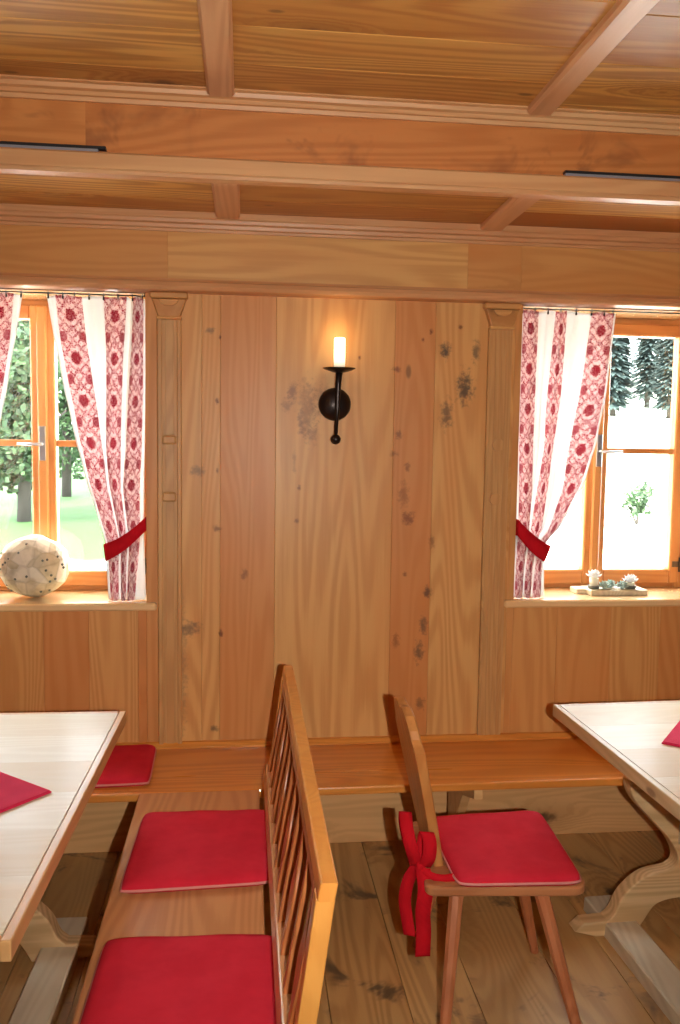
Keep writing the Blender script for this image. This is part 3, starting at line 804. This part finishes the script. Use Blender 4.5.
# wall sconce
cx = .331
t = thing('wall_sconce', 'black wrought-iron candle sconce, lit, on the panelled wall', 'wall lamp', (cx, D, 1.73))
q = MB(); q.lathe([(.059,3.105),(.060,3.098),(.055,3.088),(.040,3.076),(.020,3.069),(.002,3.067)], (cx-.006,0,1.728), 'Y', 32); rel(q, 'backplate', M['iron'], t)
q = MB(); q.tube([(cx+.003,3.040,1.84),(cx,3.040,1.80),(cx-.002,3.042,1.70),(cx-.006,3.046,1.61)], [.012,.011,.008,.006], 12)
q.tube([(cx-.001,3.045,1.735),(cx-.001,3.075,1.73)], .007, 8); rel(q, 'arm', M['iron'], t)
q = MB(); q.ball((cx-.006,3.046,1.600), .0185, 3); rel(q, 'ball_finial', M['iron'], t)
q = MB(); q.lathe([(.002,1.838),(.018,1.838),(.040,1.845),(.057,1.852),(.058,1.854),(.040,1.849),(.018,1.843),(.002,1.843)], (cx+.003,3.040,0), 'Z', 32); rel(q, 'drip_pan', M['iron'], t)
s = NT('candle_glow'); tc = s.n('ShaderNodeTexCoord').outputs['Object']; sx = s.n('ShaderNodeSeparateXYZ'); s.l(tc, sx.inputs[0])
b = s.bsdf((.95,.90,.78), .4, .3); b.inputs['Emission Color'].default_value = (1,.80,.46,1)
s.l(s.sm(sx.outputs[2], .118, .175, .15, 3.5), b.inputs['Emission Strength'])
M['candle'] = s.done(b.outputs[0])
q = MB(); q.lathe([(.002,1.845),(.0205,1.845),(.0205,1.958),(.018,1.961),(.002,1.961)], (cx+.003,3.040,0), 'Z', 24); rel(q, 'candle_sleeve', M['candle'], t)
ld = bpy.data.lights.new('sconce_bulb', 'POINT'); ld.energy = .22; ld.color = (1,.66,.30); ld.shadow_soft_size = .02
lo = bpy.data.objects.new('sconce_bulb', ld); COL.objects.link(lo); lo.parent = t; lo.location = Vector((cx+.003, 3.040, 1.985))-Vector(t.location)

# slim light bars on the beam
for xa, xb, lab in ((-1.5,-.381,'slim dark strip light lying on the beam ledge at the left'),(.919,2.1,'slim dark strip light lying on the beam ledge at the right')):
    t = thing('strip_light', lab, 'lamp', ((xa+xb)/2, 2.452, 2.371), 0, 'slim strip lights on the ceiling beam')
    q = MB(); q.box(xa, xb, 2.440, 2.462, 2.379, 2.387, .001); rel(q, 'housing', M['black'], t)
    q = MB(); q.box(xa+.0, xb-(.02 if xa < 0 else 0), 2.438, 2.460, 2.3705, 2.3785, .001); rel(q, 'diffuser', M['grey'], t)

# ------------------------------------------------------------------ curtains
CL = [-.028, 0, .09, .15, .24, .30, .39, .42]     # cloth metres
def curtain(rows, name, label, group):
    """rows: list of (z, [8 x-positions]) top to bottom; cloth falls in soft pleats"""
    t = None
    zs = [r_[0] for r_ in rows]
    NV = 90; q = MB(); grid = []; cl = []
    ztop, zbot = zs[0], zs[-1]
    for j in range(NV+1):
        z = ztop+(zbot-ztop)*j/NV
        for k in range(len(zs)-1):
            if zs[k] >= z >= zs[k+1]-1e-9: break
        t_ = (zs[k]-z)/(zs[k]-zs[k+1]); 
        p0, p1, p2, p3 = rows[max(k-1,0)][1], rows[k][1], rows[k+1][1], rows[min(k+2,len(rows)-1)][1]
        xs = [a1+(a2-a1)*t_ + .5*(t_*(1-t_))*((a1-a0)*(1-t_)-(a3-a2)*t_)*.5 for a0, a1, a2, a3 in zip(p0, p1, p2, p3)]
        row = []; crow = []
        for i in range(7):
            sub = 8
            for s_ in range(sub + (1 if i == 6 else 0)):
                u = s_/sub; x = xs[i]+(xs[i+1]-xs[i])*u; cc = CL[i]+(CL[i+1]-CL[i])*u
                comp = (CL[i+1]-CL[i]) / max(.004, abs(xs[i+1]-xs[i]))        # how gathered the cloth is here
                amp = min(.022, .005+.006*max(0, comp-1))
                back = (i in (0, 2, 4, 6))
                y = 3.128 + (amp if back else -amp*.8)*math.sin(math.pi*u) + .0035*math.sin(cc*95+.6*math.sin(z*5)) + .002*math.sin(cc*260)
                row.append(q.bm.verts.new((x, y, z + (.003*math.sin(cc*60) if j in (0,) else 0)))); crow.append(cc)
        grid.append(row); cl.append((crow, z))
    uvl = q.bm.loops.layers.uv.new('cloth')
    lut = {}
    for j, row in enumerate(grid):
        for i, v in enumerate(row): lut[v] = (cl[j][0][i], cl[j][1])
    for A, B in zip(grid, grid[1:]):
        for i in range(len(A)-1):
            fc = q.bm.faces.new((A[i], B[i], B[i+1], A[i+1])); fc.smooth = True
            for lp in fc.loops: lp[uvl].uv = lut[lp.vert]
    o = q.build(name, M['curtain'])
    md = o.modifiers.new('thickness', 'SOLIDIFY'); md.thickness = .0012
    tag(o, label, 'curtain', group); return o
A_rows = [(2.092,[-0.695,-0.667,-0.575,-0.502,-0.419,-0.398,-0.362,-0.355]),(1.906,[-0.663,-0.646,-0.556,-0.494,-0.431,-0.406,-0.363,-0.355]),
 (1.729,[-0.631,-0.614,-0.53,-0.495,-0.439,-0.418,-0.366,-0.358]),(1.55,[-0.592,-0.581,-0.508,-0.497,-0.444,-0.427,-0.371,-0.361]),
 (1.406,[-0.555,-0.548,-0.491,-0.484,-0.445,-0.438,-0.378,-0.364]),(1.224,[-0.503,-0.496,-0.454,-0.45,-0.425,-0.418,-0.379,-0.365]),
 (1.12,[-0.497,-0.490,-0.456,-0.449,-0.428,-0.422,-0.388,-0.362]),(1.003,[-0.491,-0.484,-0.456,-0.448,-0.43,-0.427,-0.398,-0.359])]
B_rows = [(2.092,[1.026,1.033,1.095,1.161,1.204,1.302,1.389,1.397]),(1.761,[1.029,1.033,1.091,1.138,1.189,1.261,1.36,1.368]),
 (1.571,[1.031,1.035,1.09,1.133,1.165,1.228,1.324,1.332]),(1.418,[1.032,1.04,1.091,1.111,1.151,1.21,1.274,1.286]),(1.264,[1.033,1.041,1.085,1.093,1.132,1.16,1.192,1.2]),
 (1.214,[1.033,1.039,1.079,1.087,1.114,1.126,1.146,1.154]),(1.12,[1.031,1.036,1.070,1.078,1.104,1.114,1.139,1.150]),(1.003,[1.03,1.034,1.066,1.074,1.098,1.106,1.138,1.154])]
G = 'red and white patterned curtains'
curtain(A_rows, 'curtain', 'red patterned curtain tied back on the right side of the left window', G)
mc = -.736
curtain([(z, [2*mc-a for a in xs]) for z, xs in A_rows], 'curtain', 'red patterned curtain cut off by the left edge of the photo', G)
curtain(B_rows, 'curtain', 'red patterned curtain tied back at the left side of the right window', G)
def tieback(label, a, b_, c_, d_, flip=1):
    """a,b: inner upper/lower ends; c,d: outer upper/lower ends (x,z)"""
    q = MB(); N = 14; F = []; K = []
    for i in range(N+1):
        t_ = i/N; sag = -.012*math.sin(math.pi*t_)
        up_ = (a[0]+(c_[0]-a[0])*t_, a[1]+(c_[1]-a[1])*t_+sag); lo_ = (b_[0]+(d_[0]-b_[0])*t_, b_[1]+(d_[1]-b_[1])*t_+sag)
        y = 3.092-.018*math.sin(math.pi*min(1, t_*.8+.1))
        F.append([q.bm.verts.new((up_[0], y, up_[1])), q.bm.verts.new((lo_[0], y, lo_[1]))])
        yb = 3.16; K.append([q.bm.verts.new((up_[0], yb, up_[1])), q.bm.verts.new((lo_[0], yb, lo_[1]))])
    for S_ in (F, K):
        for A, B in zip(S_, S_[1:]): q.bm.faces.new((A[0], B[0], B[1], A[1])).smooth = True
    for e in (0, -1): q.bm.faces.new((F[e][0], K[e][0], K[e][1], F[e][1]))
    bmesh.ops.recalc_face_normals(q.bm, faces=list(q.bm.faces))
    o = q.build('curtain_tieback', M['red2']); md = o.modifiers.new('thickness', 'SOLIDIFY'); md.thickness = .003
    tag(o, label, 'curtain tieback', 'red curtain tiebacks')
tieback('red band holding the curtain on the right side of the left window', (-.503,1.213), (-.496,1.152), (-.354,1.310), (-.354,1.262))
tieback('red band holding the curtain cut off by the left edge of the photo', (2*mc+.503,1.213), (2*mc+.496,1.152), (2*mc+.354,1.310), (2*mc+.354,1.262))
tieback('red band holding the curtain of the right window', (1.160,1.208), (1.136,1.147), (1.026,1.308), (1.026,1.246))
def rod(x0, x1, label):
    t = thing('curtain_rod', label, 'curtain rod', ((x0+x1)/2, 3.128, 2.098), 0, 'thin black curtain rods')
    q = MB(); q.tube([(x0,3.128,2.099),(x1,3.128,2.099)], .0028, 8); rel(q, 'wire', M['black'], t)
    return t
def ring(t, x):
    q = MB(); q.tube([(x, 3.128+.007*math.cos(a), 2.097+.007*math.sin(a)) for a in [2*math.pi*k/12 for k in range(12)]], .0018, 6, closed=True)
    q.box(x-.003, x+.003, 3.125, 3.131, 2.080, 2.091, .001); rel(q, 'ring', M['black'], t)
t = rod(WL[0]+.002, WL[1]-.002, 'thin black curtain rod above the left window')
for x in (-.69,-.64,-.60,-.55,-.50,-.45,-.40,-.365): ring(t, x); ring(t, 2*mc-x)
t = rod(WR[0]+.002, WR[1]-.002, 'thin black curtain rod above the right window')
for x in (1.03,1.08,1.13,1.18,1.24,1.30,1.35,1.385): ring(t, x)

# ------------------------------------------------------------------ things on the sills
s = NT('patchwork_shell'); tc = s.n('ShaderNodeTexCoord').outputs['Object']
vo = s.n('ShaderNodeTexVoronoi', feature='F1'); s.l(tc, vo.inputs['Vector']); vo.inputs['Scale'].default_value = 15
ve = s.n('ShaderNodeTexVoronoi', feature='DISTANCE_TO_EDGE'); s.l(tc, ve.inputs['Vector']); ve.inputs['Scale'].default_value = 15
sc_ = s.n('ShaderNodeSeparateColor'); s.l(vo.outputs['Color'], sc_.inputs[0])
c_ = s.mix(sc_.outputs[0], srgb(206,192,160), srgb(240,232,214)); c_ = s.mix(s.math('MULTIPLY', s.sm(s.noise(tc, 22, 4), .45, .7), .5), c_, srgb(160,146,116))
c_ = s.mix(s.sm(ve.outputs['Distance'], .01, .08, .22, 0), c_, srgb(120,110,84))
M['shell'] = s.done(s.bsdf(c_, .5, .3, s.bump(sc_.outputs[1], .6, .01)).outputs[0])
t = thing('decorative_ball', 'big pale patchwork ball with small dark studs on the left window sill', 'decoration', (-.776, 3.215, 1.0))
q = MB(); r_ = bmesh.ops.create_icosphere(q.bm, subdivisions=3, radius=1)
for v in r_['verts']:
    k = 1+.035*math.sin(v.co.x*5+1)*math.cos(v.co.z*6)+.02*math.sin(v.co.y*9+v.co.x*7); e = v.co.copy()
    v.co = V3((e.x*.128*k, e.y*.085*k, e.z*.114*k+.1155))
mz = min(v.co.z for v in q.bm.verts)
for v in q.bm.verts: v.co.z -= mz
q.build('shell', M['shell'], t)
stm = plain('dark_stud', (.16,.17,.14), .5)
for k in range(26):
    z = random.uniform(-.8, .8); a = math.pi+random.random()*math.pi; rr = math.sqrt(1-z*z)
    q = MB(); q.ball((rr*math.cos(a)*.126, rr*math.sin(a)*.084, z*.112+.1155), .0055, 1); q.build('stud', stm, t)
white = plain('white_petals', (.85,.87,.88), .6)
green = plain('grey_green_leaves', (.36,.46,.40), .6)
def blossom(mb, c, r, n=3):
    for L_ in range(n):
        k = 7-L_
        for i in range(k):
            a = 2*math.pi*i/k+L_*.4; el = .25+L_*.45; d = V3((math.cos(a)*math.cos(el), math.sin(a)*math.cos(el), math.sin(el)))
            sd_ = V3((-math.sin(a), math.cos(a), 0)); p = V3(c); m_ = p+d*r*.65; e = p+d*r*(1-.08*L_)+V3((0,0,r*.18))
            vs = [p, m_+sd_*r*.33, e, m_-sd_*r*.33]; nn = d.cross(sd_)*.0012
            up_ = [mb.bm.verts.new(x_+nn) for x_ in vs]; dn_ = [mb.bm.verts.new(x_-nn) for x_ in vs]
            mb.bm.faces.new(up_); mb.bm.faces.new(dn_[::-1])
            for i2 in range(4): mb.bm.faces.new((up_[i2], up_[(i2+1)%4], dn_[(i2+1)%4], dn_[i2]))
    bmesh.ops.recalc_face_normals(mb.bm, faces=list(mb.bm.faces))
t = thing('flower', 'white flower at the left edge, beside the pale patchwork ball', 'flower', (-.925, 3.16, 1.0))
q = MB(); blossom(q, (0,0,.035), .045); q.build('petals', white, t)
q = MB(); q.tube([(0,0,0),(0,0,.035)], [.012,.006], 8); q.ball((0,0,.004), .022, 2, (1,1,.2)); q.build('stem', green, t)
# tray
t = thing('wooden_tray', 'flat rectangular wooden tray on the right window sill', 'tray', (1.475, 3.215, 1.0))
q = MB(); q.box(-.118,.118,-.052,.062,0,.022,.003,.3); q.build('base_board', M['runner'], t)
q = MB(); q.box(-.160,-.1185,-.01,.062,0,.020,.002,.3); q.build('side_board', M['runner'], t)
for (x, y, lab, hh) in ((1.385,3.205,'white flower candle in a dark cup at the left end of the tray', .030), (1.535,3.20,'white flower candle in a dark cup at the right end of the tray', .012)):
    t = thing('flower_candle', lab, 'candle', (x, y, 1.0225), 0, 'white flower candles on the tray')
    q = MB(); q.lathe([(.002,0),(.020,0),(.024,.010),(.024,.013),(.002,.013)], (0,0,0), 'Z', 18); q.build('cup', stm, t)
    q = MB(); q.lathe([(.002,.013),(.017,.013),(.018,.013+hh),(.002,.014+hh)], (0,0,0), 'Z', 16); q.build('wax', plain('ivory_wax', (.85,.82,.66), .5), t)
    q = MB(); blossom(q, (0,0,.014+hh), .034); q.build('petals', white, t)
for i, (x, y, lab) in enumerate(((1.425,3.195,'small grey-green succulent on the tray, next to its left candle'),(1.462,3.222,'small grey-green succulent in the middle of the tray'),(1.500,3.195,'small grey-green succulent on the tray, next to its right candle'))):
    q = MB(); blossom(q, (0,0,.004), .03, 4); q.lathe([(.002,0),(.008,0),(.006,.008),(.002,.008)], (0,0,0), 'Z', 8)
    o = q.build('succulent', green, None, (x, y, 1.0225)); tag(o, lab, 'plant', 'succulents on the tray')
